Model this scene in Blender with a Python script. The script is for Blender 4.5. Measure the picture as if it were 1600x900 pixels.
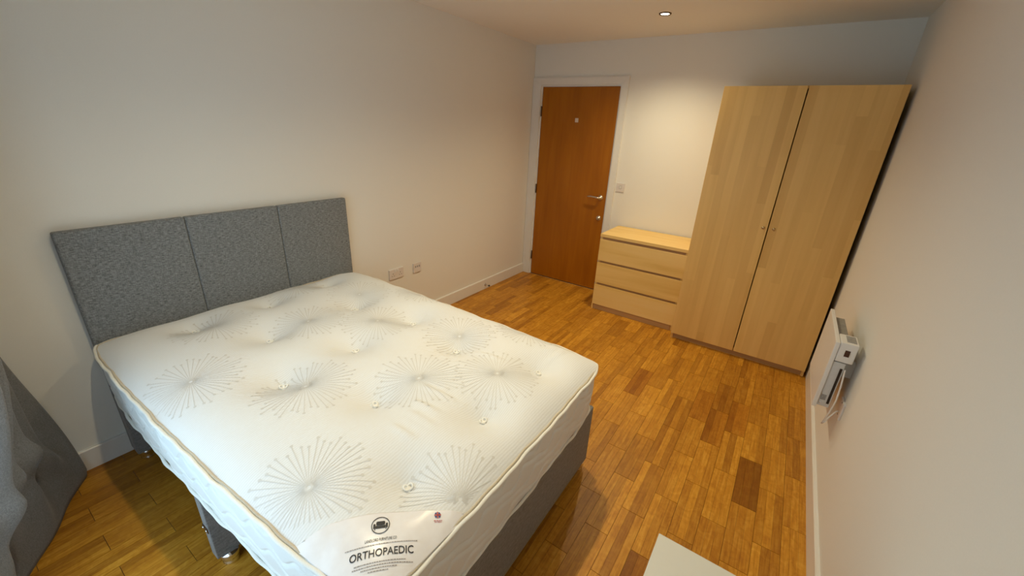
import bpy, bmesh, math, random
from mathutils import Vector, Matrix, Euler
for o in list(bpy.data.objects): bpy.data.objects.remove(o, do_unlink=True)
scene = bpy.context.scene
COL = scene.collection
random.seed(7)
PI = math.pi

# ------------------------------------------------------------------ camera
cam_d = bpy.data.cameras.new('camera')
cam_d.sensor_width = 36.0
cam_d.lens = 627.6 / 1600 * 36.0
cam_d.clip_start = 0.02
cam = bpy.data.objects.new('camera', cam_d)
COL.objects.link(cam)
cam.location = (2.5398, -4.0811, 1.6787)
cam.rotation_euler = (1.19, -0.0479, 0.6014)
scene.camera = cam

# ------------------------------------------------------------------ world (even overcast daylight outside the window)
w = bpy.data.worlds.new('world')
scene.world = w
w.use_nodes = True
bg = w.node_tree.nodes['Background']
bg.inputs[0].default_value = (0.58, 0.81, 1.0, 1)
bg.inputs[1].default_value = 3.0

scene.view_settings.view_transform = 'Standard'
scene.view_settings.look = 'None'
scene.view_settings.gamma = 1
scene.view_settings.use_curve_mapping = False
scene.view_settings.exposure = 0.0

LAMP_POWER = 69.0
LAMP_COLOR = (1.0, 0.85, 0.55)
LAMP_CONE = math.radians(140)

# room dimensions (metres): left wall x=0, right wall x=W, door wall y=0, window wall y=YW
W, H, YW = 3.008, 2.479, -4.32

# ------------------------------------------------------------------ node helpers
def new_mat(name):
    m = bpy.data.materials.new(name)
    m.use_nodes = True
    nt = m.node_tree
    b = nt.nodes['Principled BSDF']
    return m, nt, b

def N(nt, typ, **kw):
    n = nt.nodes.new(typ)
    for k, v in kw.items():
        if k.startswith('i_'):
            key = k[2:]
            key = int(key) if key.isdigit() else key
            n.inputs[key].default_value = v
        else:
            setattr(n, k, v)
    return n

def ramp(nt, fac, stops):
    r = N(nt, 'ShaderNodeValToRGB')
    els = r.color_ramp.elements
    while len(els) < len(stops): els.new(0.5)
    for e, (p, c) in zip(els, stops):
        e.position = p; e.color = (*c, 1)
    nt.links.new(fac, r.inputs[0])
    return r.outputs[0]

def mapping(nt, scale, coord='Object', loc=(0, 0, 0)):
    tc = N(nt, 'ShaderNodeTexCoord')
    mp = N(nt, 'ShaderNodeMapping')
    mp.inputs['Scale'].default_value = scale
    mp.inputs['Location'].default_value = loc
    nt.links.new(tc.outputs[coord], mp.inputs[0])
    return mp.outputs[0]

def bump(nt, b, height, strength=0.3, dist=0.002):
    bp = N(nt, 'ShaderNodeBump')
    bp.inputs['Strength'].default_value = strength
    bp.inputs['Distance'].default_value = dist
    nt.links.new(height, bp.inputs['Height'])
    nt.links.new(bp.outputs[0], b.inputs['Normal'])

def mixc(nt, fac, a, bcol, mode='MIX'):
    m = N(nt, 'ShaderNodeMix', data_type='RGBA', blend_type=mode)
    for s, v in ((m.inputs[0], fac), (m.inputs[6], a), (m.inputs[7], bcol)):
        if hasattr(v, 'links'): nt.links.new(v, s)
        elif isinstance(v, (int, float)): s.default_value = v
        else: s.default_value = (*v, 1)
    return m.outputs[2]

def math_n(nt, op, a, b=None):
    n = N(nt, 'ShaderNodeMath', operation=op)
    for s, v in ((n.inputs[0], a), (n.inputs[1], b)):
        if v is None: continue
        if hasattr(v, 'links'): nt.links.new(v, s)
        else: s.default_value = v
    return n.outputs[0]

def plain(name, col, rough=0.5, metal=0.0, noise=0.0, nscale=60, bstr=0.0):
    m, nt, b = new_mat(name)
    b.inputs['Base Color'].default_value = (*col, 1)
    b.inputs['Roughness'].default_value = rough
    b.inputs['Metallic'].default_value = metal
    nz = N(nt, 'ShaderNodeTexNoise', i_Scale=nscale, i_Detail=4.0)
    nt.links.new(mapping(nt, (1, 1, 1)), nz.inputs['Vector'])
    dark = tuple(c * (1 - noise) for c in col)
    c = ramp(nt, nz.outputs[0], [(0.3, dark), (0.7, col)])
    nt.links.new(c, b.inputs['Base Color'])
    if bstr: bump(nt, b, nz.outputs[0], bstr, 0.001)
    return m

# ------------------------------------------------------------------ materials
M = {}
M['wall'] = plain('wall_paint', (0.84, 0.82, 0.775), 0.85, noise=0.02, nscale=220, bstr=0.08)
M['ceiling'] = plain('ceiling_paint', (0.90, 0.86, 0.79), 0.9, noise=0.02, nscale=150, bstr=0.05)
M['gloss_white'] = plain('white_gloss_paint', (0.82, 0.80, 0.77), 0.35, noise=0.02, nscale=20)
M['plastic'] = plain('white_plastic', (0.76, 0.71, 0.69), 0.35, noise=0.02)
M['heater'] = plain('heater_white_steel', (0.80, 0.79, 0.78), 0.3, noise=0.02)
M['heater_grey'] = plain('heater_grey_steel', (0.68, 0.69, 0.69), 0.45, noise=0.05)
M['dark'] = plain('dark_plastic', (0.02, 0.018, 0.016), 0.4, noise=0.2)
M['slot'] = plain('dark_slot', (0.03, 0.018, 0.012), 0.7, noise=0.2)
M['display'] = plain('control_display', (0.07, 0.025, 0.015), 0.15, noise=0.3, nscale=200)
M['sticker'] = plain('grey_sticker', (0.42, 0.42, 0.42), 0.5, noise=0.5, nscale=400)
M['vent'] = plain('grey_grille', (0.30, 0.29, 0.27), 0.5, noise=0.2)
M['chrome'] = plain('chrome', (0.85, 0.85, 0.86), 0.12, 1.0)
M['satin_steel'] = plain('satin_steel', (0.70, 0.68, 0.66), 0.32, 1.0, noise=0.05)
M['brass'] = plain('brushed_knob_metal', (0.55, 0.42, 0.24), 0.3, 1.0, noise=0.05)
M['hinge'] = plain('hinge_metal', (0.14, 0.09, 0.06), 0.45, 0.7, noise=0.2)
M['table_white'] = plain('white_lacquer', (0.74, 0.73, 0.67), 0.4, noise=0.01)
M['piping'] = plain('cream_piping', (0.88, 0.86, 0.80), 0.7, noise=0.08, nscale=300, bstr=0.2)
M['tape'] = plain('beige_tape', (0.62, 0.53, 0.40), 0.8, noise=0.15, nscale=300, bstr=0.2)
M['motif'] = plain('woven_motif', (0.69, 0.685, 0.67), 0.6, noise=0.05, nscale=400)
M['tuft'] = plain('tuft_yarn', (0.93, 0.92, 0.88), 0.8, noise=0.05, nscale=500, bstr=0.3)
M['ink'] = plain('black_ink', (0.015, 0.015, 0.02), 0.5)
M['ink_red'] = plain('red_ink', (0.45, 0.03, 0.03), 0.5)
M['ink_blue'] = plain('blue_ink', (0.03, 0.04, 0.2), 0.5)
M['ink_grey'] = plain('grey_ink', (0.30, 0.27, 0.26), 0.5)
M['black_gap'] = plain('dark_underlay', (0.07, 0.028, 0.008), 0.9)
M['sign'] = plain('pale_sign', (0.70, 0.58, 0.50), 0.4)

def satin():
    m, nt, b = new_mat('satin_label')
    b.inputs['Roughness'].default_value = 0.28
    b.inputs['Sheen Weight'].default_value = 0.3
    nz = N(nt, 'ShaderNodeTexNoise', i_Scale=40.0, i_Detail=3.0)
    nt.links.new(mapping(nt, (1, 1, 1)), nz.inputs['Vector'])
    nt.links.new(ramp(nt, nz.outputs[0], [(0.3, (0.84, 0.81, 0.82)), (0.7, (0.88, 0.86, 0.87))]), b.inputs['Base Color'])
    return m
M['satin'] = satin()

def glass():
    m, nt, b = new_mat('window_glass')
    nt.nodes.remove(b)
    out = nt.nodes['Material Output']
    t = N(nt, 'ShaderNodeBsdfTransparent'); t.inputs[0].default_value = (0.95, 0.97, 0.97, 1)
    g = N(nt, 'ShaderNodeBsdfGlossy'); g.inputs['Roughness'].default_value = 0.02
    mx = N(nt, 'ShaderNodeMixShader'); mx.inputs[0].default_value = 0.06
    nt.links.new(t.outputs[0], mx.inputs[1]); nt.links.new(g.outputs[0], mx.inputs[2])
    nt.links.new(mx.outputs[0], out.inputs[0])
    return m
M['glass'] = glass()

def lens():
    m, nt, b = new_mat('lamp_lens')
    b.inputs['Base Color'].default_value = (1, 1, 1, 1)
    b.inputs['Emission Color'].default_value = (1.0, 0.86, 0.66, 1)
    b.inputs['Emission Strength'].default_value = 14.0
    return m
M['lens'] = lens()

def fabric(name, c0, c1, scale=260):
    m, nt, b = new_mat(name)
    b.inputs['Roughness'].default_value = 0.9
    b.inputs['Sheen Weight'].default_value = 0.15
    n1 = N(nt, 'ShaderNodeTexNoise', i_Scale=1.0, i_Detail=4.0)
    nt.links.new(mapping(nt, (scale, scale * 0.18, scale)), n1.inputs['Vector'])
    n2 = N(nt, 'ShaderNodeTexNoise', i_Scale=1.0, i_Detail=4.0)
    nt.links.new(mapping(nt, (scale * .22, scale, scale * .25), loc=(3, 1, 7)), n2.inputs['Vector'])
    s = math_n(nt, 'ADD', math_n(nt, 'MULTIPLY', n1.outputs[0], 0.64), math_n(nt, 'MULTIPLY', n2.outputs[0], 0.36))
    nt.links.new(ramp(nt, s, [(0.36, c0), (0.64, c1)]), b.inputs['Base Color'])
    bump(nt, b, s, 0.5, 0.0015)
    return m
M['fabric'] = fabric('grey_weave', (0.095, 0.102, 0.108), (0.29, 0.305, 0.318), 300)
M['base_fabric'] = fabric('base_grey_weave', (0.15, 0.145, 0.14), (0.27, 0.262, 0.255), 300)
M['curtain'] = fabric('curtain_grey_weave', (0.14, 0.14, 0.145), (0.25, 0.25, 0.255), 420)

def knit():
    m, nt, b = new_mat('mattress_knit')
    b.inputs['Roughness'].default_value = 0.75
    b.inputs['Sheen Weight'].default_value = 0.1
    wv = N(nt, 'ShaderNodeTexWave', i_Scale=1.0, i_Distortion=1.2, i_Detail=2.0)
    wv.bands_direction = 'X'
    wv.inputs['Detail Scale'].default_value = 2.0
    nt.links.new(mapping(nt, (38, 38, 38)), wv.inputs['Vector'])
    wv.inputs['Phase Offset'].default_value = 0.4
    nz = N(nt, 'ShaderNodeTexNoise', i_Scale=420.0, i_Detail=2.0)
    nt.links.new(mapping(nt, (1, 1, 1)), nz.inputs['Vector'])
    h = math_n(nt, 'ADD', math_n(nt, 'MULTIPLY', wv.outputs[1], 0.6), math_n(nt, 'MULTIPLY', nz.outputs[0], 0.5))
    nt.links.new(ramp(nt, h, [(0.2, (0.73, 0.74, 0.75)), (0.7, (0.81, 0.825, 0.84))]), b.inputs['Base Color'])
    bump(nt, b, h, 0.35, 0.0012)
    return m
M['knit'] = knit()
M['border'] = plain('mattress_border', (0.84, 0.83, 0.80), 0.6, noise=0.03, nscale=300, bstr=0.15)

def wood(name, c0, c1, c2, axis='Z', grain=26.0, strip=0.0, strip_len=0.6, rough=0.4, figure=0.35):
    """long-grain timber; with strip > 0 a stave pattern of that width along the grain"""
    m, nt, b = new_mat(name)
    b.inputs['Roughness'].default_value = rough
    b.inputs['Specular IOR Level'].default_value = 0.3
    st = {'Z': (1, 1, .06), 'X': (.06, 1, 1), 'Y': (1, .06, 1)}[axis]
    n1 = N(nt, 'ShaderNodeTexNoise', i_Scale=grain, i_Detail=6.0, i_Distortion=0.6)
    nt.links.new(mapping(nt, st), n1.inputs['Vector'])
    n2 = N(nt, 'ShaderNodeTexNoise', i_Scale=grain * 0.14, i_Detail=3.0, i_Distortion=1.2)
    nt.links.new(mapping(nt, tuple(min(1, s * 4) for s in st), loc=(5, 2, 1)), n2.inputs['Vector'])
    f = math_n(nt, 'ADD', math_n(nt, 'MULTIPLY', n1.outputs[0], 1 - figure), math_n(nt, 'MULTIPLY', n2.outputs[0], figure))
    col = ramp(nt, f, [(0.33, c0), (0.5, c1), (0.68, c2)])
    if strip:
        tc = N(nt, 'ShaderNodeTexCoord')
        sp = N(nt, 'ShaderNodeSeparateXYZ'); nt.links.new(tc.outputs['Object'], sp.inputs[0])
        a = sp.outputs['XYZ'.index('X' if axis == 'Z' else 'Z')]
        l = sp.outputs['XYZ'.index(axis)]
        ia = math_n(nt, 'FLOOR', math_n(nt, 'DIVIDE', a, strip))
        wn0 = N(nt, 'ShaderNodeTexWhiteNoise', noise_dimensions='1D'); nt.links.new(ia, wn0.inputs['W'])
        il = math_n(nt, 'FLOOR', math_n(nt, 'ADD', math_n(nt, 'DIVIDE', l, strip_len), math_n(nt, 'MULTIPLY', wn0.outputs[0], 7.0)))
        wn = N(nt, 'ShaderNodeTexWhiteNoise', noise_dimensions='2D')
        cb = N(nt, 'ShaderNodeCombineXYZ'); nt.links.new(ia, cb.inputs[0]); nt.links.new(il, cb.inputs[1])
        nt.links.new(cb.outputs[0], wn.inputs['Vector'])
        tint = ramp(nt, wn.outputs[0], [(0.0, (0.90, 0.86, 0.81)), (0.4, (0.98, 0.97, 0.96)), (1.0, (1.05, 1.06, 1.07))])
        col = mixc(nt, 1.0, col, tint, 'MULTIPLY')
    nt.links.new(col, b.inputs['Base Color'])
    bump(nt, b, n1.outputs[0], 0.06, 0.0006)
    return m
M['door_wood'] = wood('cherry_veneer', (0.32, 0.100, 0.002), (0.38, 0.124, 0.003), (0.43, 0.15, 0.005), 'Z', 22, rough=0.38, figure=0.5)
M['birch_v'] = wood('birch_staves_vertical', (0.74, 0.465, 0.155), (0.79, 0.505, 0.175), (0.83, 0.545, 0.20), 'Z', 18, strip=0.058, strip_len=0.85, rough=0.4, figure=0.3)
M['birch_h'] = wood('birch_veneer_horizontal', (0.74, 0.47, 0.13), (0.87, 0.60, 0.22), (0.90, 0.65, 0.28), 'X', 16, rough=0.4, figure=0.6)
M['birch_plinth'] = wood('birch_plinth', (0.46, 0.27, 0.12), (0.52, 0.31, 0.145), (0.57, 0.35, 0.165), 'X', 20, rough=0.5)

def parquet():
    m, nt, b = new_mat('oak_parquet')
    b.inputs['Roughness'].default_value = 0.42
    b.inputs['Specular IOR Level'].default_value = 0.35
    oi = N(nt, 'ShaderNodeObjectInfo')
    tc = N(nt, 'ShaderNodeTexCoord')
    at = N(nt, 'ShaderNodeAttribute', attribute_name='block_seed')     # merged blocks carry their own seed
    seed = math_n(nt, 'ADD', oi.outputs['Random'], at.outputs['Fac'])
    off = N(nt, 'ShaderNodeCombineXYZ')
    nt.links.new(math_n(nt, 'MULTIPLY', seed, 37.0), off.inputs[0])
    nt.links.new(math_n(nt, 'MULTIPLY', seed, 91.0), off.inputs[1])
    va = N(nt, 'ShaderNodeVectorMath', operation='ADD')
    nt.links.new(tc.outputs['Object'], va.inputs[0]); nt.links.new(off.outputs[0], va.inputs[1])
    mp = N(nt, 'ShaderNodeMapping'); mp.inputs['Scale'].default_value = (1, .07, 1)
    nt.links.new(va.outputs[0], mp.inputs[0])
    n1 = N(nt, 'ShaderNodeTexNoise', i_Scale=110.0, i_Detail=5.0, i_Distortion=0.4)
    nt.links.new(mp.outputs[0], n1.inputs['Vector'])
    n2 = N(nt, 'ShaderNodeTexNoise', i_Scale=22.0, i_Detail=3.0, i_Distortion=1.5)
    nt.links.new(va.outputs[0], n2.inputs['Vector'])
    sa = N(nt, 'ShaderNodeAttribute', attribute_name='strip')          # which stave of the block
    wn = N(nt, 'ShaderNodeTexWhiteNoise', noise_dimensions='2D')
    cb = N(nt, 'ShaderNodeCombineXYZ')
    nt.links.new(math_n(nt, 'MULTIPLY', seed, 311.0), cb.inputs[0]); nt.links.new(sa.outputs['Fac'], cb.inputs[1])
    nt.links.new(cb.outputs[0], wn.inputs['Vector'])
    wb = N(nt, 'ShaderNodeTexWhiteNoise', noise_dimensions='1D'); nt.links.new(math_n(nt, 'MULTIPLY', seed, 77.0), wb.inputs['W'])
    g = math_n(nt, 'ADD', math_n(nt, 'MULTIPLY', n1.outputs[0], 0.62), math_n(nt, 'MULTIPLY', n2.outputs[0], 0.38))
    base = ramp(nt, g, [(0.34, (0.42, 0.160, 0.011)), (0.5, (0.545, 0.235, 0.019)), (0.66, (0.66, 0.325, 0.042))])
    t1 = ramp(nt, wn.outputs[0], [(0.0, (0.70, 0.64, 0.57)), (0.25, (0.88, 0.86, 0.82)), (0.6, (1.0, 1.0, 1.0)), (1.0, (1.12, 1.16, 1.22))])
    t2 = ramp(nt, wb.outputs[0], [(0.0, (0.84, 0.80, 0.76)), (0.12, (0.93, 0.91, 0.89)), (0.5, (0.99, 0.99, 0.98)), (1.0, (1.03, 1.04, 1.05))])
    c = mixc(nt, 1.0, mixc(nt, 1.0, base, t1, 'MULTIPLY'), t2, 'MULTIPLY')
    c = mixc(nt, 1.0, c, oi.outputs['Color'], 'MULTIPLY')     # a few blocks of darker timber
    nt.links.new(c, b.inputs['Base Color'])
    bump(nt, b, n1.outputs[0], 0.08, 0.0006)
    return m
M['parquet'] = parquet()

# ------------------------------------------------------------------ mesh helpers
ORG = {}
def origin(o):
    while o is not None and o.parent is not None: o = o.parent
    return o.location.copy() if o is not None else Vector((0, 0, 0))

def link_mesh(name, me, parent=None, kind=None):
    o = bpy.data.objects.new(name, me)
    COL.objects.link(o)
    if parent is not None: o.parent = parent
    if kind: o['kind'] = kind
    return o

def obj(name, bm, mat, parent=None, smooth=False, kind=None):
    me = bpy.data.meshes.new(name)
    bmesh.ops.recalc_face_normals(bm, faces=bm.faces)
    if parent is not None:
        bmesh.ops.translate(bm, verts=bm.verts, vec=-origin(parent))
    bm.to_mesh(me); bm.free()
    me.materials.append(M[mat])
    if smooth:
        for p in me.polygons: p.use_smooth = True
    return link_mesh(name, me, parent, kind)

def add_box(bm, x0, x1, y0, y1, z0, z1, bev=0.0, seg=2):
    r = bmesh.ops.create_cube(bm, size=1)
    vs = r['verts']
    for v in vs:
        v.co = Vector(((x0 + x1) / 2 + v.co.x * (x1 - x0), (y0 + y1) / 2 + v.co.y * (y1 - y0), (z0 + z1) / 2 + v.co.z * (z1 - z0)))
    if bev:
        es = list({e for v in vs for e in v.link_edges})
        bmesh.ops.bevel(bm, geom=es, offset=bev, segments=seg, affect='EDGES', profile=0.5)

def box(name, x0, x1, y0, y1, z0, z1, mat, parent=None, bev=0.0, seg=2, kind=None):
    bm = bmesh.new(); add_box(bm, x0, x1, y0, y1, z0, z1, bev, seg)
    return obj(name, bm, mat, parent, kind=kind)

def add_lathe(bm, prof, mat4, n=24):
    """prof: list of (radius, height) revolved about local z"""
    rings = []
    for r, z in prof:
        if r < 1e-6: rings.append([bm.verts.new(mat4 @ Vector((0, 0, z)))])
        else: rings.append([bm.verts.new(mat4 @ Vector((r * math.cos(2 * PI * k / n), r * math.sin(2 * PI * k / n), z))) for k in range(n)])
    for a, b in zip(rings, rings[1:]):
        for k in range(n):
            k2 = (k + 1) % n
            if len(a) == 1 and len(b) == 1: continue
            if len(a) == 1: bm.faces.new((a[0], b[k], b[k2]))
            elif len(b) == 1: bm.faces.new((a[k], a[k2], b[0]))
            else: bm.faces.new((a[k], a[k2], b[k2], b[k]))

def lathe(name, prof, loc, mat, parent=None, axis='Z', n=24):
    rot = {'Z': Matrix(), '-Z': Matrix.Rotation(PI, 4, 'X'), '-Y': Matrix.Rotation(PI / 2, 4, 'X'), 'Y': Matrix.Rotation(-PI / 2, 4, 'X'),
           'X': Matrix.Rotation(PI / 2, 4, 'Y'), '-X': Matrix.Rotation(-PI / 2, 4, 'Y')}[axis]
    bm = bmesh.new(); add_lathe(bm, prof, Matrix.Translation(loc) @ rot, n)
    return obj(name, bm, mat, parent, smooth=True)

def add_tube(bm, pts, r, n=8, closed=False):
    pts = [Vector(p) for p in pts]
    m = len(pts); rings = []
    up = Vector((0, 0, 1))
    for i, p in enumerate(pts):
        a = pts[(i - 1) % m] if closed or i > 0 else p
        c = pts[(i + 1) % m] if closed or i < m - 1 else p
        t = (c - a).normalized()
        ref = up if abs(t.z) < 0.95 else Vector((1, 0, 0))
        s = t.cross(ref).normalized(); q = s.cross(t)
        rr = r(i / max(1, m - 1)) if callable(r) else r
        rings.append([bm.verts.new(p + rr * (math.cos(2 * PI * k / n) * s + math.sin(2 * PI * k / n) * q)) for k in range(n)])
    last = m if closed else m - 1
    for i in range(last):
        a, b = rings[i], rings[(i + 1) % m]
        for k in range(n):
            bm.faces.new((a[k], a[(k + 1) % n], b[(k + 1) % n], b[k]))
    if not closed:
        bm.faces.new(rings[0]); bm.faces.new(rings[-1])

def tube(name, pts, r, mat, parent=None, n=8, closed=False):
    bm = bmesh.new(); add_tube(bm, pts, r, n, closed)
    return obj(name, bm, mat, parent, smooth=True)

def tag(o, label, cat, group=None):
    o['label'] = label; o['category'] = cat
    if group: o['group'] = group
    return o

def thing(name, label, cat, loc, group=None):
    o = bpy.data.objects.new(name, None)
    o.empty_display_size = 0.1
    COL.objects.link(o); o.location = loc
    return tag(o, label, cat, group)

def grid_obj(name, f, nu, nv, mat, parent=None, smooth=True):
    bm = bmesh.new()
    vs = [[bm.verts.new(f(i / nu, j / nv)) for j in range(nv + 1)] for i in range(nu + 1)]
    for i in range(nu):
        for j in range(nv):
            bm.faces.new((vs[i][j], vs[i + 1][j], vs[i + 1][j + 1], vs[i][j + 1]))
    return obj(name, bm, mat, parent, smooth)

# ------------------------------------------------------------------ room shell
def shell(name, boxes, mat):
    bm = bmesh.new()
    for b in boxes: add_box(bm, *b)
    return obj(name, bm, mat, kind='structure')
T = 0.12
DX0, DX1, DZ = 0.085, 1.000, 2.115      # door opening in the wall
WX0, WX1, WZ0, WZ1 = 0.45, 1.95, 0.04, 1.95
shell('wall_left', [(-T, 0, YW - T, T, 0, H)], 'wall')
shell('wall_right', [(W, W + T, YW - T, T, 0, H)], 'wall')
shell('wall_back', [(0, DX0, 0, T, 0, H), (DX1, W, 0, T, 0, H), (DX0, DX1, 0, T, DZ, H)], 'wall')
shell('wall_front', [(0, WX0, YW - T, YW, 0, H), (WX1, W, YW - T, YW, 0, H), (WX0, WX1, YW - T, YW, 0, WZ0), (WX0, WX1, YW - T, YW, WZ1, H)], 'wall')
shell('ceiling', [(-T, W + T, YW - T, T, H, H + 0.1)], 'ceiling')
floor = shell('floor', [(-T, W + T, YW - T, T, -0.1, -0.003)], 'black_gap')

# window (behind the camera) with frame bars and panes
win = bpy.data.objects.new('window_1', None); COL.objects.link(win); win.location = (WX0, YW, WZ0); win['kind'] = 'structure'
bm = bmesh.new()
for a in ((WX0, WX1, YW - .08, YW - .02, WZ0, WZ0 + .06), (WX0, WX1, YW - .08, YW - .02, WZ1 - .06, WZ1)): add_box(bm, *a)
third = (WX1 - WX0) / 3
for k in range(4):
    xc = WX0 + third * k
    add_box(bm, max(WX0, xc - .03), min(WX1, xc + .03), YW - .08, YW - .02, WZ0 + .06, WZ1 - .06)
obj('window_frame', bm, 'gloss_white', win)
for k in range(3):
    box('pane', WX0 + third * k + .03, WX0 + third * (k + 1) - .03, YW - .055, YW - .049, WZ0 + .06, WZ1 - .06, 'glass', win)

# skirting: board with a chamfered top
def skirt(name, p0, p1, nrm, h=0.112, t=0.016):
    p0, p1, nrm = Vector(p0), Vector(p1), Vector(nrm)
    prof = [(0, 0), (t, 0), (t, h - .004), (t - .004, h), (0, h)]
    bm = bmesh.new()
    A = [bm.verts.new(p0 + nrm * a + Vector((0, 0, z))) for a, z in prof]
    B = [bm.verts.new(p1 + nrm * a + Vector((0, 0, z))) for a, z in prof]
    for k in range(5): bm.faces.new((A[k], A[(k + 1) % 5], B[(k + 1) % 5], B[k]))
    bm.faces.new(A); bm.faces.new(B)
    return obj(name, bm, 'gloss_white', kind='structure')
skirt('baseboard_left', (0, YW, 0), (0, -0.022, 0), (1, 0, 0))
skirt('baseboard_right', (W, YW, 0), (W, 0, 0), (-1, 0, 0))
skirt('baseboard_back', (1.056, 0, 0), (W - .017, 0, 0), (0, -1, 0))
skirt('baseboard_front', (.017, YW, 0), (W - .017, YW, 0), (0, 1, 0), h=.095)

# ------------------------------------------------------------------ parquet blocks: half-bonded, three staves each
BW, BL, GAP = 0.1085, 0.3665, 0.0006
RZ = Euler((1.19, -0.0479, 0.6014)).to_matrix().transposed()
def to_px(p):
    q = RZ @ (Vector(p) - Vector(cam.location))
    if q.z > -0.01: return None
    return 800 + 627.6 * q.x / -q.z, 450 - 627.6 * q.y / -q.z
def block_geo(x0, x1, y0, y1, cx, cy):
    """three staves with eased edges; returns verts, faces, strip index per face"""
    V, F, S = [], [], []
    n = 3 if (x1 - x0) > BW * .7 else (2 if x1 - x0 > BW * .4 else 1)
    wd = (x1 - x0) / n
    for k in range(n):
        a0 = x0 + wd * k + (GAP if k == 0 else .00015); a1 = x0 + wd * (k + 1) - (GAP if k == n - 1 else .00015)
        b0, b1 = y0 + GAP * .9, y1 - GAP * .9
        e = .0006; i0 = len(V)
        for (ax, ay, z) in ((a0, b0, -.003), (a1, b0, -.003), (a1, b1, -.003), (a0, b1, -.003),
                            (a0 + e * .3, b0 + e, 0), (a1 - e * .3, b0 + e, 0), (a1 - e * .3, b1 - e, 0), (a0 + e * .3, b1 - e, 0)):
            V.append((ax - cx, ay - cy, z))
        F.append((i0 + 4, i0 + 5, i0 + 6, i0 + 7)); S.append(k)
        for q in range(4):
            q2 = (q + 1) % 4
            F.append((i0 + q, i0 + q2, i0 + 4 + q2, i0 + 4 + q)); S.append(k)
    return V, F, S
def block_mesh(V, F, S, seeds=None):
    me = bpy.data.meshes.new('floor_block'); me.from_pydata(V, [], F)
    at = me.attributes.new('strip', 'FLOAT', 'FACE'); at.data.foreach_set('value', [float(s) for s in S])
    sd = me.attributes.new('block_seed', 'FLOAT', 'FACE'); sd.data.foreach_set('value', seeds or [0.0] * len(F))
    me.materials.append(M['parquet']); me.update()
    return me
fx0, fx1, fy0, fy1 = 0.012, W - .012, YW, 0.0
full = block_mesh(*block_geo(-BW / 2, BW / 2, -BL / 2, BL / 2, 0, 0))
restV, restF, restS, restD = [], [], [], []
cands = []
for i in range(-26, 5):
    a0 = 2.680 + BW * i
    c0, c1 = max(a0, fx0), min(a0 + BW, fx1)
    if c1 - c0 < .012: continue
    for j in range(-9, 8):
        b0 = -1.837 + BL * j + (BL / 2 if i % 2 else 0)
        d0, d1 = max(b0, fy0), min(b0 + BL, fy1)
        if d1 - d0 < .01: continue
        cx, cy = (c0 + c1) / 2, (d0 + d1) / 2
        vis = 0
        for sx in (c0, cx, c1):
            for sy in (d0, cy, d1):
                p = to_px((sx, sy, 0))
                if p and -5 <= p[0] <= 1605 and -5 <= p[1] <= 905: vis = 1
        if .15 < cx < 1.93 and -3.72 < cy < -2.0 and cy < -2.0 - .1 * 0 and (cy < -2.55 or cx < 1.0 + (cy + 3.0) * 0): vis = vis if cy > -2.3 else 0
        if cx > 1.2 and cy > -.36: vis = 0
        if cx > 2.02 and cy > -.5: vis = 0
        cands.append((vis, c0, c1, d0, d1, cx, cy))
nvis = 0
DARK = [(2.73, -2.02, .56), (2.50, -1.62, .74), (2.47, -1.16, .62), (2.36, -1.45, .76), (2.43, -2.86, .66), (1.95, -1.3, .8), (2.62, -1.4, .8)]
for vis, c0, c1, d0, d1, cx, cy in cands:
    if vis and nvis < 300:
        nvis += 1
        whole = abs(c1 - c0 - BW) < 1e-5 and abs(d1 - d0 - BL) < 1e-5
        me = full if whole else block_mesh(*block_geo(c0, c1, d0, d1, cx, cy))
        o = link_mesh('floor_block', me, floor); o.location = (cx, cy, 0)
        for bx, by, k in DARK:
            if c0 < bx < c1 and d0 < by < d1: o.color = (k, k * .86, k * .7, 1)
    else:
        V, F, S = block_geo(c0, c1, d0, d1, 0, 0); k = len(restV); s = random.random()
        restV += V; restF += [tuple(q + k for q in f) for f in F]; restS += S; restD += [s] * len(F)
if restV:
    link_mesh('floor_blocks', block_mesh(restV, restF, restS, restD), floor, 'stuff')

# ------------------------------------------------------------------ door
door = bpy.data.objects.new('door_1', None); COL.objects.link(door); door.location = (.54, 0, 0); door['kind'] = 'structure'
LX0, LX1, LZ = .119, .968, 2.089
leaf = box('door_leaf', LX0, LX1, .004, .046, .008, LZ, 'door_wood', door, .0015, 1)
for x0, x1 in ((DX0, LX0 - .003), (LX1 + .003, DX1)):
    box('door_lining', x0, x1, -.001, T, 0, LZ + .003, 'gloss_white', door)
box('door_lining', DX0, DX1, -.001, T, LZ + .003, DZ, 'gloss_white', door)
box('door_stop', LX0 - .003, LX1 + .003, .05, .06, 0, LZ, 'dark', door)
def arch_piece(pts):
    bm = bmesh.new()
    fr = [bm.verts.new((x, -.020, z)) for x, z in pts]; bk = [bm.verts.new((x, 0, z)) for x, z in pts]
    n = len(pts)
    bm.faces.new(fr); bm.faces.new(bk)
    for k in range(n): bm.faces.new((fr[k], fr[(k + 1) % n], bk[(k + 1) % n], bk[k]))
    bmesh.ops.bevel(bm, geom=[e for e in bm.edges if all(v in fr for v in e.verts)], offset=.003, segments=2, affect='EDGES')
    return obj('architrave', bm, 'gloss_white', door)
AO0, AO1, AI0, AI1, AZ, AZI = .002, 1.054, .102, .985, 2.175, 2.104
arch_piece([(AO0, 0), (AI0, 0), (AI0, AZI), (AO0, AZ)])
arch_piece([(AI1, 0), (AO1, 0), (AO1, AZ), (AI1, AZI)])
arch_piece([(AI0, AZI), (AI1, AZI), (AO1, AZ), (AO0, AZ)])
box('threshold_strip', LX0 - .01, LX1 + .01, -.006, .03, 0, .005, 'satin_steel', door)
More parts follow.
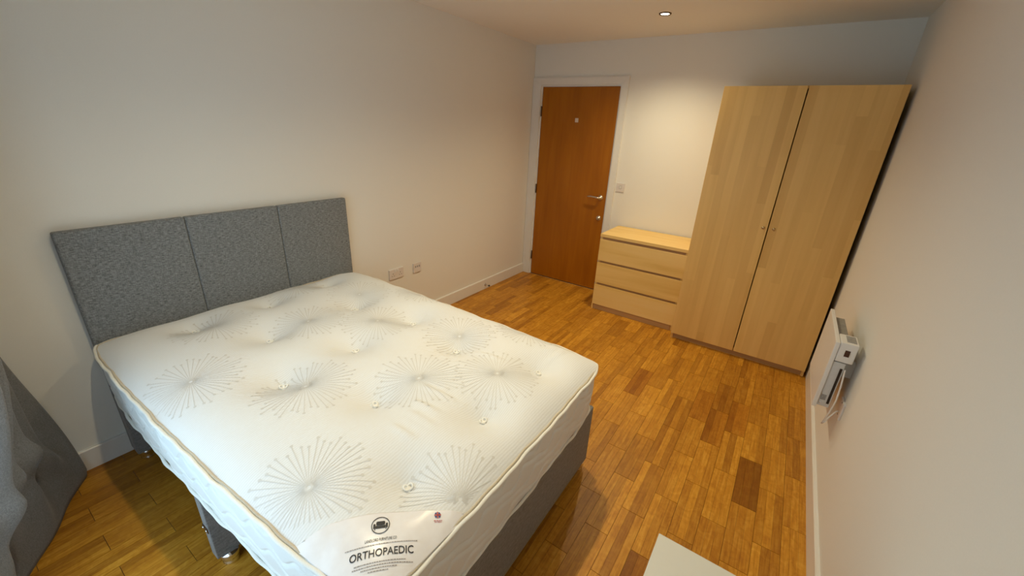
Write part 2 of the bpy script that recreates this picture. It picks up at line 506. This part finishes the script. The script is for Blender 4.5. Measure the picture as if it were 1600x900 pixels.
for hz in (1.853, 1.038, .242):
    h = box('hinge', LX0 - .010, LX0 + .002, -.004, .012, hz - .05, hz + .05, 'hinge', door, .001, 1)
    tube('hinge_pin', [(LX0 - .003, -.006, hz - .05), (LX0 - .003, -.006, hz + .05)], .006, 'hinge', h)
lev = lathe('door_handle', [(0, 0), (.026, 0), (.026, .006), (.022, .009), (.011, .010), (.010, .042), (0, .044)], (.909, .004, 1.033), 'satin_steel', door, '-Y')
tube('lever', [(.912, -.045, 1.033), (.895, -.050, 1.035), (.86, -.052, 1.040), (.82, -.051, 1.041), (.782, -.047, 1.038)],
     lambda t: .0105 - .003 * t, 'satin_steel', lev, 10)
lk = lathe('thumb_turn', [(0, 0), (.025, 0), (.025, .005), (.021, .008), (.012, .009), (.012, .02), (0, .021)], (.916, .004, .817), 'satin_steel', door, '-Y')
box('turn_grip', .912, .920, -.028, -.014, .803, .831, 'satin_steel', lk, .002)
box('door_sign', .526, .562, -.001, .004, 1.757, 1.797, 'sign', door, .001, 1)

# ------------------------------------------------------------------ wardrobe
wd = thing('wardrobe', 'tall two-door light birch wardrobe in the corner beside the right wall', 'wardrobe', (2.4735, -.31, 0))
X0, X1, YF, YB, ZT = 1.9735, 2.9735, -.6195, -.02, 2.0223
for x0, x1 in ((X0, X0 + .018), (X1 - .018, X1)):
    box('side_panel', x0, x1, YF + .021, YB, 0, ZT, 'birch_v', wd, .0008, 1)
box('top_panel', X0 + .018, X1 - .018, YF + .021, YB, ZT - .018, ZT, 'birch_h', wd)
box('back_panel', X0 + .018, X1 - .018, YB - .006, YB, .05, ZT - .018, 'birch_v', wd)
box('bottom_panel', X0 + .018, X1 - .018, YF + .03, YB - .006, .05, .068, 'birch_h', wd)
box('plinth', X0 + .018, X1 - .018, YF + .032, YF + .048, 0, .05, 'birch_plinth', wd)
xm = (X0 + X1) / 2
for x0, x1, kx in ((X0 + .001, xm - .0035, 2.444), (xm + .0035, X1 - .001, 2.511)):
    d = box('wardrobe_door', x0, x1, YF, YF + .018, .052, ZT - .002, 'birch_v', wd, .001, 1)
    lathe('knob', [(0, 0), (.005, 0), (.005, .006), (.010, .010), (.011, .015), (.008, .019), (0, .020)], (kx, YF, 1.083), 'brass', d, '-Y', 20)

# ------------------------------------------------------------------ chest of drawers
ch = thing('chest_of_drawers', 'low three-drawer birch chest between the door and the wardrobe', 'chest', (1.5555, -.25, 0))
CX0, CX1, CF, CB = 1.1555, 1.9555, -.4904, -.02
box('top_panel', CX0, CX1, CF, CB, .752, .78, 'birch_h', ch, .001, 1)
for x0, x1 in ((CX0, CX0 + .02), (CX1 - .02, CX1)):
    box('side_panel', x0, x1, CF + .021, CB, 0, .752, 'birch_h', ch)
box('side_edge', CX0, CX0 + .012, CF, CF + .021, 0, .058, 'birch_h', ch)
box('back_panel', CX0 + .02, CX1 - .02, CB - .006, CB, .05, .752, 'birch_h', ch)
box('plinth', CX0 + .013, CX1 - .02, CF + .014, CF + .03, 0, .058, 'birch_plinth', ch)
for z0, z1, nm in ((.518, .727, 0), (.291, .496, 1), (.058, .268, 2)):
    d = box('drawer', CX0 + .002, CX1 - .002, CF, CF + .018, z0, z1, 'birch_h', ch, .001, 1)
    box('drawer_rail', CX0 + .02, CX1 - .02, CF + .022, CF + .035, z1 - .02, z1 + .03, 'birch_plinth', d)

# ------------------------------------------------------------------ divan bed base with headboard
bed = thing('divan_bed', 'grey fabric divan bed base with panelled headboard against the left wall', 'bed', (1.03, -3.13, 0))
BX0, BX1, BY0, BY1, BZ0, BZ1 = .065, 1.995, -3.812, -2.447, .055, .398
def fbox(name, *a, parent=bed, mat='base_fabric', bev=.008): return box(name, *a, mat, parent, bev, 3)
fbox('foot_panel', BX1 - .025, BX1, BY0, BY1, BZ0, BZ1)
fbox('side_panel', BX0 + .001, BX1 - .026, BY1 - .025, BY1, BZ0, BZ1)
fbox('head_panel', BX0, BX0 + .025, BY0, BY1 - .026, BZ0, BZ1)
fbox('top_board', BX0 + .026, BX1 - .026, BY0 + .026, BY1 - .026, BZ1 - .03, BZ1 - .002)
fbox('side_rail', BX0 + .102, 1.003, BY0 + .03, BY0 + .055, .335, BZ1)
fbox('side_rail', 1.057, BX1 - .112, BY0 + .03, BY0 + .055, .335, BZ1)
fbox('corner_post', BX0 + .026, BX0 + .10, BY0, BY0 + .45, BZ0, .366)
fbox('centre_post', 1.005, 1.055, BY0, BY0 + .55, BZ0, .366, bev=.004)
fbox('corner_post', BX1 - .11, BX1 - .026, BY0, BY0 + .45, BZ0, .366)
fbox('centre_panel', 1.015, 1.030, BY0 + .56, BY1 - .026, BZ0, .367)
br = box('link_bracket', 1.008, 1.052, BY0 - .003, BY0 - .0005, .20, .222, 'hinge', bed)
for x in (1.016, 1.044):
    lathe('screw', [(0, 0), (.006, 0), (.005, .003), (0, .004)], (x, BY0 - .003, .211), 'chrome', br, '-Y', 12)
GL = [(0, .055), (.032, .055), (.034, .050), (.034, .030), (.026, .022), (.026, .012), (.030, .006), (.026, 0), (0, 0)]
for x, y in ((BX0 + .06, BY0 + .04), (BX1 - .045, BY0 + .04), (1.04, BY0 + .045), (BX0 + .06, BY1 - .04), (BX1 - .035, BY1 - .035), (1.0, BY1 - .04)):
    lathe('glide_foot', GL, (x, y, 0), 'chrome', bed, 'Z', 24)
# headboard: three upholstered panels
HB0, HB1, HZ0, HZ1 = -3.807, -2.426, .33, 1.178
hb = box('headboard', .004, .030, HB0 + .01, HB1 - .01, HZ0, HZ1 - .008, 'fabric', bed)
for k, (a, b) in enumerate(((HB0, -3.344), (-3.344, -2.884), (-2.884, HB1))):
    bm = bmesh.new()
    add_box(bm, .018, .057, a + .0005, b - .0005, HZ0 - .005, HZ1)
    bmesh.ops.subdivide_edges(bm, edges=list(bm.edges), cuts=1)
    bmesh.ops.bevel(bm, geom=[e for e in bm.edges if len(e.link_faces) == 2 and e.calc_face_angle(0) > .5], offset=.011, segments=4, affect='EDGES', profile=.6)
    obj('headboard_panel', bm, 'fabric', hb, smooth=True)
for y in (-3.5, -2.75):
    box('headboard_strut', .004, .02, y - .03, y + .03, .08, HZ0, 'base_fabric', hb)

# ------------------------------------------------------------------ mattress
MX0, MX1 = .062, 2.012
MZ0, MZ1 = .402, .648
def near_y(x): return -3.826 + .052 * (max(0, x) / 2.0) ** 1.5 - .016 * math.sin(PI * min(1, max(0, x / 2.0)))
def far_y(x): return -2.428 - .022 * (max(0, x) / 2.0) + .006 * math.sin(PI * min(1, max(0, x / 2.0)))
def ring(u, v):
    """u, v in [-1, 1] -> plan position, with rounded corners"""
    uu = u * (1 - .026 * abs(v) ** 14); vv = v * (1 - .040 * abs(u) ** 14)
    x = MX0 + (MX1 - MX0) * (uu + 1) / 2 + (.006 * (1 - v * v) if u > 0 else 0) * abs(u) ** 6
    a, b = near_y(x), far_y(x)
    return x, a + (b - a) * (vv + 1) / 2
TUFTS = [(.275, -3.482), (1.046, -3.455), (1.812, -3.488), (.652, -3.31), (1.429, -3.307), (.266, -3.117), (1.037, -3.112), (1.81, -3.121),
         (.654, -2.834), (1.412, -2.822), (.23, -2.739), (1.033, -2.748), (1.809, -2.717)]
CREASE = [(1.572, -3.246, 1.703, -3.239, .006), (1.621, -3.384, 1.727, -3.381, .006), (1.515, -3.165, 1.723, -3.147, .005), (1.484, -2.835, 1.693, -2.813, .005),
          (1.60, -3.30, 1.74, -3.30, .004), (1.81, -2.66, 1.84, -2.52, .006), (1.74, -2.60, 1.80, -2.55, .004)]
def top_z(x, y):
    ds = (x - MX0, MX1 + .004 - x, y - near_y(x), far_y(x) - y)
    s = 1.0
    for d, sc in zip(ds, (.10, .09, .10, .09)): s *= 1 - math.exp(-max(0, d) / sc * 1.2)
    z = MZ1 + .078 * s
    for tx, ty in TUFTS:
        r = math.hypot(x - tx, y - ty)
        if r < .5: z -= .038 * math.exp(-(r / .045)) + .042 * math.exp(-(r / .115) ** 2)
    for x0, y0, x1, y1, a in CREASE:
        dx, dy = x1 - x0, y1 - y0; L = math.hypot(dx, dy)
        t = ((x - x0) * dx + (y - y0) * dy) / L / L; n = ((x - x0) * -dy + (y - y0) * dx) / L
        wv = .012
        if -.4 < t < 1.4: z += a * math.exp(-((t - .5) / .45) ** 4) * (math.exp(-(n / wv) ** 2) - .7 * math.exp(-((n - .02) / wv) ** 2))
    z += .0025 * math.sin(9 * x + 4 * y) * math.sin(7 * y - 3 * x) * s
    return z
mat_t = thing('mattress', 'white tufted double mattress with starburst pattern lying on the grey divan base', 'mattress', (1.03, -3.13, MZ0))
NU, NV = 190, 140
def warp(t):    # more rows near the rim
    t = 2 * t - 1
    return math.copysign(1 - (1 - abs(t)) ** 1.25, t)
def top_f(a, b):
    x, y = ring(warp(a), warp(b)); return (x, y, top_z(x, y))
grid_obj('top_panel', top_f, NU, NV, 'knit', mat_t)
# perimeter
def perimeter(step):
    P = []
    n = 4 * step
    for k in range(n):
        s, f = divmod(k, step); f = -1 + 2 * f / step
        u, v = ((f, -1), (1, f), (-f, 1), (-1, -f))[s]
        P.append(Vector((*ring(u, v), 0)))
    return P
def resample(P, n):
    m = len(P); L = [0]
    for k in range(m): L.append(L[-1] + (P[(k + 1) % m] - P[k]).length)
    out = []; j = 0
    for k in range(n):
        d = L[-1] * k / n
        while L[j + 1] < d: j += 1
        t = (d - L[j]) / max(1e-9, L[j + 1] - L[j])
        out.append(P[j % m].lerp(P[(j + 1) % m], t))
    return out, L[-1]
PER, PLEN = resample(perimeter(600), 1400)
def normal(k):
    t = (PER[(k + 1) % len(PER)] - PER[k - 1]).normalized()
    return Vector((t.y, -t.x, 0))
NOR = [normal(k) for k in range(len(PER))]
def wob(k, a=1.0, ph=0.0):
    d = PLEN * k / len(PER)
    return a * (.0030 * math.sin(d * 17 + ph) + .0022 * math.sin(d * 31.3 + 1.3 + ph) + .0014 * math.sin(d * 57 + 2 * ph))
def quilt(d, z):
    """wave quilting stitched into the border"""
    q = 0.0
    for k, zk in enumerate((.445, .505, .565, .625)):
        ph = 2 * PI * (d + .08 * k) / .22
        zz = zk + .022 * math.sin(ph + .7 * math.sin(ph))
        q += math.exp(-((z - zz) / .0065) ** 2)
    return -.0065 * q
bm = bmesh.new(); NR = 80; rows = []
for j in range(NR + 1):
    t = j / NR; z = MZ0 + .004 + (MZ1 - MZ0 - .006) * t
    row = []
    for k, p in enumerate(PER):
        d = PLEN * k / len(PER)
        edge = min(1, min(t, 1 - t) / .08)
        out = .006 * math.sin(PI * t) + quilt(d, z) * edge - .004 - .006 * (1 - t)
        row.append(bm.verts.new(p + NOR[k] * (out + wob(k, .6)) + Vector((0, 0, z + wob(k, .8 * t, 1)))))
    rows.append(row)
n = len(PER)
for a, b in zip(rows, rows[1:]):
    for k in range(n): bm.faces.new((a[k], a[(k + 1) % n], b[(k + 1) % n], b[k]))
bm.faces.new(rows[0])
obj('border', bm, 'border', mat_t, smooth=True)
bm = bmesh.new()
add_tube(bm, [p + NOR[k] * (.003 + wob(k, .6)) + Vector((0, 0, MZ1 + .001 + wob(k, .5, 1))) for k, p in enumerate(PER)], .0065, 8, True)
obj('top_piping', bm, 'piping', mat_t, smooth=True)
bm = bmesh.new()
add_tube(bm, [p + NOR[k] * (-.0068 + wob(k, .6)) + Vector((0, 0, MZ1 + .0058 + wob(k, .25, 1))) for k, p in enumerate(PER)], .0045, 6, True)
obj('edge_tape', bm, 'tape', mat_t, smooth=True)
bm = bmesh.new()
add_tube(bm, [p + NOR[k] * (-.008 + wob(k, .8, 2)) + Vector((0, 0, MZ0 + .006 + wob(k, .3, 3))) for k, p in enumerate(PER)], .006, 8, True)
obj('bottom_piping', bm, 'piping', mat_t, smooth=True)
# tufts: two little loops of yarn in each dimple
for tx, ty in TUFTS:
    z = top_z(tx, ty); bm = bmesh.new(); a0 = random.random() * 3
    for s in (-1, 1):
        cx, cy = tx + s * .006 * math.cos(a0), ty + s * .006 * math.sin(a0)
        add_tube(bm, [(cx + .008 * math.cos(a0 + 2 * PI * k / 14), cy + .008 * math.sin(a0 + 2 * PI * k / 14), z + .017 + .004 * math.sin(2 * PI * k / 14 + s)) for k in range(14)], .0030, 6, True)
    add_lathe(bm, [(0, .003), (.008, .002), (.013, -.006)], Matrix.Translation((tx, ty, z + .013)), 14)
    obj('tuft', bm, 'tuft', mat_t, smooth=True)
# starburst motifs woven into the cover
ROWS = [(-3.684, .025, .80), (-3.437, .40, .787), (-3.137, .70, .79), (-2.915, .19, .765), (-2.745, .572, .79), (-2.462, .825, .77)]
def inside(x, y, m=.012): return MX0 + m < x < MX1 - m and near_y(x) + m < y < far_y(x) - m
def in_label(x, y): return (x - 2.05) * .74 - (y + 3.80) * .67 > -.285 and x > 1.70 and y < -3.44
rnd = random.Random(3)
for ry, rx, sp in ROWS:
    for q in range(-1, 4):
        cx, cy = rx + sp * q, ry
        if not (MX0 - .1 < cx < MX1 + .1): continue
        bm = bmesh.new(); cnt = 0
        NRAY = 46
        for k in range(NRAY):
            a = 2 * PI * k / NRAY + rnd.uniform(-.02, .02)
            R = (.180, .150, .168)[k % 3] * rnd.uniform(.95, 1.05)
            ux, uy = math.cos(a), math.sin(a)
            prev = None; seg = 9; ok = True
            for s in range(seg + 1):
                r = .006 + (R - .006) * s / seg; wdt = .0007 + .0009 * s / seg
                x, y = cx + ux * r, cy + uy * r
                if not inside(x, y) or in_label(x, y): ok = False; break
                L = bm.verts.new((x - uy * wdt, y + ux * wdt, top_z(x - uy * wdt, y + ux * wdt) + .0008))
                Rr = bm.verts.new((x + uy * wdt, y - ux * wdt, top_z(x + uy * wdt, y - ux * wdt) + .0008))
                if prev: bm.faces.new((prev[0], prev[1], Rr, L)); cnt += 1
                prev = (L, Rr)
            if ok:
                x, y = cx + ux * R, cy + uy * R
                bm.faces.new([bm.verts.new((x + .0052 * math.cos(t * PI / 4), y + .0052 * math.sin(t * PI / 4), top_z(x + .0052 * math.cos(t * PI / 4), y + .0052 * math.sin(t * PI / 4)) + .0010)) for t in range(8)])
        if cnt > 20: obj('starburst_motif', bm, 'motif', mat_t)
        else: bm.free()

# corner label
LB = Vector((1.883, -3.738, 0)); LU = Vector((.67, .742, 0)).normalized(); LV = Vector((-LU.y, LU.x, 0))
def lab(x, y, lift=.0035):
    p = LB + LU * x + LV * y
    return Vector((p.x, p.y, lab_z(p.x, p.y) + lift - .0025))
def lab_z(x, y):
    u = (x - LB.x) * LU.x + (y - LB.y) * LU.y
    z = top_z(x, y) + .0035
    q = max(0, abs(u - .075) - .085)
    z += .0022 * math.sin(70 * (x * .9 + y * .2)) * min(1, q / .05)
    return z
ARC = [Vector(p) for p in ((1.735, -3.768, 0), (1.768, -3.708, 0), (1.808, -3.658, 0), (1.845, -3.612, 0), (1.888, -3.567, 0), (1.945, -3.512, 0), (2.004, -3.458, 0))]
def poly(P, t):
    t *= len(P) - 1; i = min(int(t), len(P) - 2); return P[i].lerp(P[i + 1], t - i)
def edge_path(t):
    # near edge -> corner -> foot edge, along the rim
    if t < .46: u, v = (2 * (1.735 + (1.96 - 1.735) * t / .46 - MX0) / (MX1 - MX0) - 1), -1
    elif t > .54:
        u = 1; y = -3.72 + (t - .54) / .46 * (3.72 - 3.458); v = 2 * (y - near_y(2)) / (far_y(2) - near_y(2)) - 1
    else:
        f = (t - .46) / .08; u, v = (.948 + .052 * min(1, f * 2), -1 + .07 * max(0, f * 2 - 1))
    x, y = ring(u * .9975, v * .996)
    return Vector((x, y, 0))
def lab_f(a, b):
    p = poly(ARC, a).lerp(edge_path(a), b)
    return (p.x, p.y, lab_z(p.x, p.y))
label = grid_obj('corner_label', lab_f, 60, 36, 'satin', mat_t)
lm = label.modifiers.new('thick', 'SOLIDIFY'); lm.thickness = .003; lm.offset = -1

dg = bpy.context.evaluated_depsgraph_get
def text_mesh(body, size, cx, cy, name, mat, width=None, bold=0.0):
    cu = bpy.data.curves.new('t', 'FONT'); cu.body = body; cu.size = size; cu.align_x = 'LEFT'; cu.resolution_u = 3; cu.offset = bold
    to = bpy.data.objects.new('t', cu); COL.objects.link(to)
    bpy.context.view_layer.update()
    me = bpy.data.meshes.new_from_object(to.evaluated_get(dg()))
    bpy.data.objects.remove(to, do_unlink=True)
    xs = [v.co.x for v in me.vertices]; ys = [v.co.y for v in me.vertices]
    x0, x1, y0 = min(xs), max(xs), 0
    s = (width / (x1 - x0)) if width else 1
    bm = bmesh.new(); bm.from_mesh(me); bpy.data.meshes.remove(me)
    bmesh.ops.triangulate(bm, faces=bm.faces)
    for v in bm.verts:
        v.co = lab(cx + (v.co.x - x0) * s, cy + v.co.y, .0042)
    return obj(name, bm, mat, label)
text_mesh('ORTHOPAEDIC', .0235, .000, .000, 'lettering', 'ink', .152, .0002)
text_mesh('LANDLORD FURNITURE CO', .0098, .0345, .0335, 'lettering', 'ink', .077, .00008)
def bars(name, mat, rows):
    bm = bmesh.new()
    for x0, x1, y, h, seed in rows:
        r = random.Random(seed); x = x0
        while x < x1:
            wdt = min(x1 - x, r.uniform(.002, .0065))
            q = [bm.verts.new(lab(a, b, .0042)) for a, b in ((x, y), (x + wdt, y), (x + wdt, y + h), (x, y + h))]
            bm.faces.new(q); x += wdt + .0012
    o = obj(name, bm, mat, label); o['kind'] = 'stuff'
    return o
bars('small_print', 'ink_grey', [(-.012, .163, .0255, .0018, 1), (.012, .133, -.0125, .0019, 2), (.008, .150, -.0185, .0019, 3), (.028, .112, -.0245, .0019, 4), (.045, .092, -.0305, .0019, 5)])
# round sofa emblem
LCX, LCY = .0705, .0735
bm = bmesh.new(); nn = 40
ro = [bm.verts.new(lab(LCX + .0232 * math.cos(2 * PI * k / nn), LCY + .0232 * math.sin(2 * PI * k / nn), .0042)) for k in range(nn)]
ri = [bm.verts.new(lab(LCX + .0212 * math.cos(2 * PI * k / nn), LCY + .0212 * math.sin(2 * PI * k / nn), .0042)) for k in range(nn)]
for k in range(nn): bm.faces.new((ro[k], ro[(k + 1) % nn], ri[(k + 1) % nn], ri[k]))
def rrect(x0, x1, y0, y1, r=.0015):
    pts = []
    for (cx, cy, a) in ((x1 - r, y1 - r, 0), (x0 + r, y1 - r, 90), (x0 + r, y0 + r, 180), (x1 - r, y0 + r, 270)):
        for k in range(4):
            t = math.radians(a + 30 * k); pts.append((cx + r * math.cos(t), cy + r * math.sin(t)))
    bm.faces.new([bm.verts.new(lab(LCX + x, LCY + y, .0042)) for x, y in pts])
rrect(-.0110, .0110, .0002, .0105, .003)          # sofa back
rrect(-.0180, -.0128, -.0085, .0045, .002)        # arms
rrect(.0128, .0180, -.0085, .0045, .002)
rrect(-.0125, .0125, -.0085, -.0012, .0008)       # seat
rrect(-.0145, -.0128, -.0125, -.0088, .0005); rrect(.0128, .0145, -.0125, -.0088, .0005)
obj('sofa_emblem', bm, 'ink', label)
# round flag mark with two short lines under it
FX, FY = ((Vector((1.962, -3.516, 0)) - LB).dot(LU), (Vector((1.962, -3.516, 0)) - LB).dot(LV))
def disc(name, mat, shapes):
    bm = bmesh.new()
    for s in shapes: bm.faces.new([bm.verts.new(lab(FX + x, FY + y, s[1])) for x, y in s[0]])
    return obj(name, bm, mat, label)
quads = []
for k in range(4):
    a = math.radians(90 * k)
    pts = [(.0020, .0020)] + [(.0088 * math.cos(t), .0088 * math.sin(t)) for t in (math.radians(20), math.radians(45), math.radians(70))]
    quads.append(([(x * math.cos(a) - y * math.sin(a), x * math.sin(a) + y * math.cos(a)) for x, y in pts], .0042))
disc('flag_mark', 'ink_blue', quads)
disc('flag_cross', 'ink_red', [([(-.0015, -.009), (.0015, -.009), (.0015, .009), (-.0015, .009)], .0044), ([(-.009, -.0015), (.009, -.0015), (.009, .0015), (-.009, .0015)], .0046)])
bars('small_print', 'ink_red', [(FX - .011, FX + .011, FY - .0155, .0016, 6), (FX - .009, FX + .010, FY - .0195, .0016, 7)])

# ------------------------------------------------------------------ sockets, switch, door stop
def on_left(name, label, cat, yc, zc, wd_, h_=.086):
    t = thing(name, label, cat, (0, yc, zc))
    pl = box('faceplate', 0, .0115, yc - wd_ / 2, yc + wd_ / 2, zc - h_ / 2, zc + h_ / 2, 'plastic', t, .002)
    return t
s2 = on_left('double_socket', 'white double power socket on the left wall just beyond the mattress', 'socket', -1.995, .502, .147)
for s in (-1, 1):
    y0 = -1.995 + s * .038
    for dy, dz, hh in ((0, .006, .008), (-.011, -.014, .004), (.011, -.014, .004)):
        box('pin_slot', .011, .0122, y0 + dy - (.002 if dy == 0 else .003), y0 + dy + (.002 if dy == 0 else .003), .502 + dz - hh / 2, .502 + dz + hh / 2, 'dark', s2)
    box('rocker', .0105, .0150, -1.995 + s * .012 - .006, -1.995 + s * .012 + .006, .519, .538, 'gloss_white', s2, .001)
s1 = on_left('outlet_plate', 'single white outlet plate on the left wall beside the double socket', 'socket', -1.764, .497, .09)
for dy in (-.022, 0, .022):
    box('port', .011, .0124, -1.764 + dy - .006, -1.764 + dy + .006, .500, .516, 'sticker', s1)
for dy in (-.03, .03):
    lathe('screw', [(0, 0), (.003, 0), (.002, .001), (0, .001)], (.0115, -1.764 + dy, .497), 'satin_steel', s1, 'X', 10)
sw = thing('light_switch', 'small white switch plate on the back wall between door frame and wardrobe', 'switch', (1.111, 0, 1.162))
box('faceplate', 1.068, 1.154, -.009, 0, 1.119, 1.205, 'plastic', sw, .002)
box('rocker', 1.102, 1.120, -.013, -.008, 1.152, 1.178, 'gloss_white', sw, .001)
box('rocker_surround', 1.099, 1.123, -.0095, -.0085, 1.149, 1.181, 'sticker', sw)
for x in (1.081, 1.141):
    lathe('screw', [(0, 0), (.004, 0), (.003, .001), (0, .0012)], (x, -.009, 1.162), 'satin_steel', sw, '-Y', 10)
ds = thing('door_stop', 'small metal door stop sticking out of the left skirting board', 'door stop', (.016, -.79, .05))
lathe('plate', [(0, 0), (.016, 0), (.014, .004), (0, .004)], (.016, -.79, .05), 'satin_steel', ds, 'X', 16)
lathe('rod', [(0, 0), (.006, 0), (.006, .045), (0, .045)], (.019, -.79, .05), 'satin_steel', ds, 'X', 12)
lathe('rubber_tip', [(0, 0), (.010, 0), (.010, .012), (.007, .016), (0, .016)], (.063, -.79, .05), 'dark', ds, 'X', 14)

# ------------------------------------------------------------------ panel heater on the right wall
ht = thing('panel_heater', 'slim white electric panel heater mounted low on the right wall', 'heater', (2.95, -1.62, .472))
HY0, HY1, HZ_0, HZ_1 = -1.862, -1.38, .472, .830
box('front_panel', 2.888, 2.906, HY0, HY1, HZ_0, HZ_1, 'heater', ht, .003)
rb = box('rear_body', 2.9065, 2.955, HY0 + .012, HY1 - .02, .480, .728, 'heater_grey', ht, .003)
box('rating_sticker', 2.912, 2.932, HY0 + .0105, HY0 + .0118, .515, .545, 'sticker', rb)
box('side_slot', 2.940, 2.950, HY0 + .0105, HY0 + .0118, .500, .700, 'slot', rb)
lathe('screw', [(0, 0), (.005, 0), (.004, .002), (0, .003)], (2.918, HY0 + .012, .497), 'chrome', rb, '-Y', 12)
cb_ = box('control_box', 2.9068, 2.974, HY0 + .002, HY0 + .115, .735, .834, 'heater', ht, .004)
box('display', 2.932, 2.951, HY0 + .0008, HY0 + .0022, .768, .800, 'display', cb_)
box('top_cover', 2.930, 2.966, HY0 + .02, HY0 + .10, .8335, .8352, 'sticker', cb_)
gv = box('top_grille', 2.912, 2.955, HY0 + .14, HY1 - .04, .729, .80, 'vent', ht)
for y in (-1.74, -1.48):
    box('wall_bracket', 2.9552, W - .0005, y - .015, y + .015, .62, .70, 'heater_grey', ht)
tube('power_cord', [(2.958, -1.855, .70), (2.963, -1.875, .62), (2.964, -1.89, .55), (2.958, -1.895, .49), (2.950, -1.89, .435), (2.948, -1.88, .405), (2.955, -1.875, .41), (2.970, -1.865, .445), (2.985, -1.85, .470), (2.997, -1.838, .475)],
     .0035, 'plastic', ht, 8)
sp = thing('spur_plate', 'white wall plate below the panel heater where its cord ends', 'socket', (W, -1.835, .49))
box('faceplate', W - .009, W, -1.878, -1.792, .447, .533, 'plastic', sp, .002)
for z in (.457, .523):
    lathe('screw', [(0, 0), (.004, 0), (.003, .001), (0, .0012)], (W - .009, -1.835, z), 'dark', sp, '-X', 10)

# ------------------------------------------------------------------ white side table at the bottom of the picture
tb = thing('side_table', 'square white side table between the bed foot and the right wall', 'table', (2.722, -3.27, 0))
TX0, TX1, TY0, TY1 = 2.462, 2.985, -3.545, -2.997
box('tabletop', TX0, TX1, TY0, TY1, .40, .45, 'table_white', tb, .0015, 2)
for x in (TX0, TX1 - .05):
    for y in (TY0, TY1 - .05): box('leg', x, x + .05, y, y + .05, 0, .40, 'table_white', tb, .001, 1)

# ------------------------------------------------------------------ curtain
ct = thing('curtain', 'heavy grey curtain pooling on the floor at the left edge by the headboard wall', 'curtain', (.3, -4.2, 0))
def sstep(a, b, t):
    t = min(1, max(0, (t - a) / (b - a))); return t * t * (3 - 2 * t)
def curtain_f(a, b):
    # a along the cloth, b from floor (0) to track (1)
    z = .004 + (H - .03) * b
    low = 1 - sstep(0, .9, z)
    # straight-hanging folds
    x1 = .035 + .66 * a; y1 = -4.175 + .09 * math.cos(2 * PI * 4.5 * a) + .015 * math.sin(13 * a)
    # hem kicked out into the room
    x0 = .025 + .72 * a
    y0 = -3.998 - .53 * max(0, x0 - .06) + .007 * math.cos(2 * PI * 2.2 * a)
    y0 = max(y0, YW + .04)
    k = low
    x = x1 + (x0 - x1) * k; y = y1 + (y0 - y1) * k
    zb = .40 - .42 * max(0, .45 - a) * 1.6     # cloth buckles above the heap on the floor
    hl = sstep(0, .05, z)
    y += hl * (.034 * math.exp(-((z - zb) / .06) ** 2) - .010 * math.exp(-((z - zb + .11) / .05) ** 2)) * sstep(.05, .3, a)
    y += hl * k * .012 * math.sin(2 * PI * 2.3 * a + 3 * z)
    x += .008 * math.sin(9 * z + 7 * a) * k * (1 if b > .01 else 0)
    return (max(.018, x), max(YW + .02, y), z)
cl = grid_obj('drape', curtain_f, 120, 120, 'curtain', ct)
sm = cl.modifiers.new('thick', 'SOLIDIFY'); sm.thickness = .003
box('curtain_track', .02, 2.95, -4.22, -4.19, H - .028, H - .001, 'gloss_white', ct)

# ------------------------------------------------------------------ recessed ceiling downlights
def downlight(x, y, label, level=1.0):
    t = thing('downlight', label, 'ceiling light', (x, y, H), 'recessed ceiling downlights')
    lathe('bezel', [(.030, .001), (.031, .006), (.038, .008), (.042, .005), (.043, 0)], (x, y, H), 'hinge', t, '-Z', 32)
    lathe('lens', [(0, .003), (.030, .003)], (x, y, H), 'lens', t, '-Z', 32)
    ld = bpy.data.lights.new('downlight_beam', 'SPOT')
    ld.energy = LAMP_POWER * level; ld.color = LAMP_COLOR; ld.spot_size = LAMP_CONE; ld.spot_blend = 1.0; ld.shadow_soft_size = .025
    lo = bpy.data.objects.new('downlight_beam', ld); COL.objects.link(lo); lo.parent = t; lo.location = (0, 0, -.012)
downlight(1.50, -.71, 'round recessed downlight in the ceiling in front of the door and chest')
downlight(1.50, -2.20, 'round recessed downlight in the ceiling above the far side of the bed')
downlight(1.50, -3.59, 'round recessed downlight in the ceiling above the near side of the bed', 0.8)
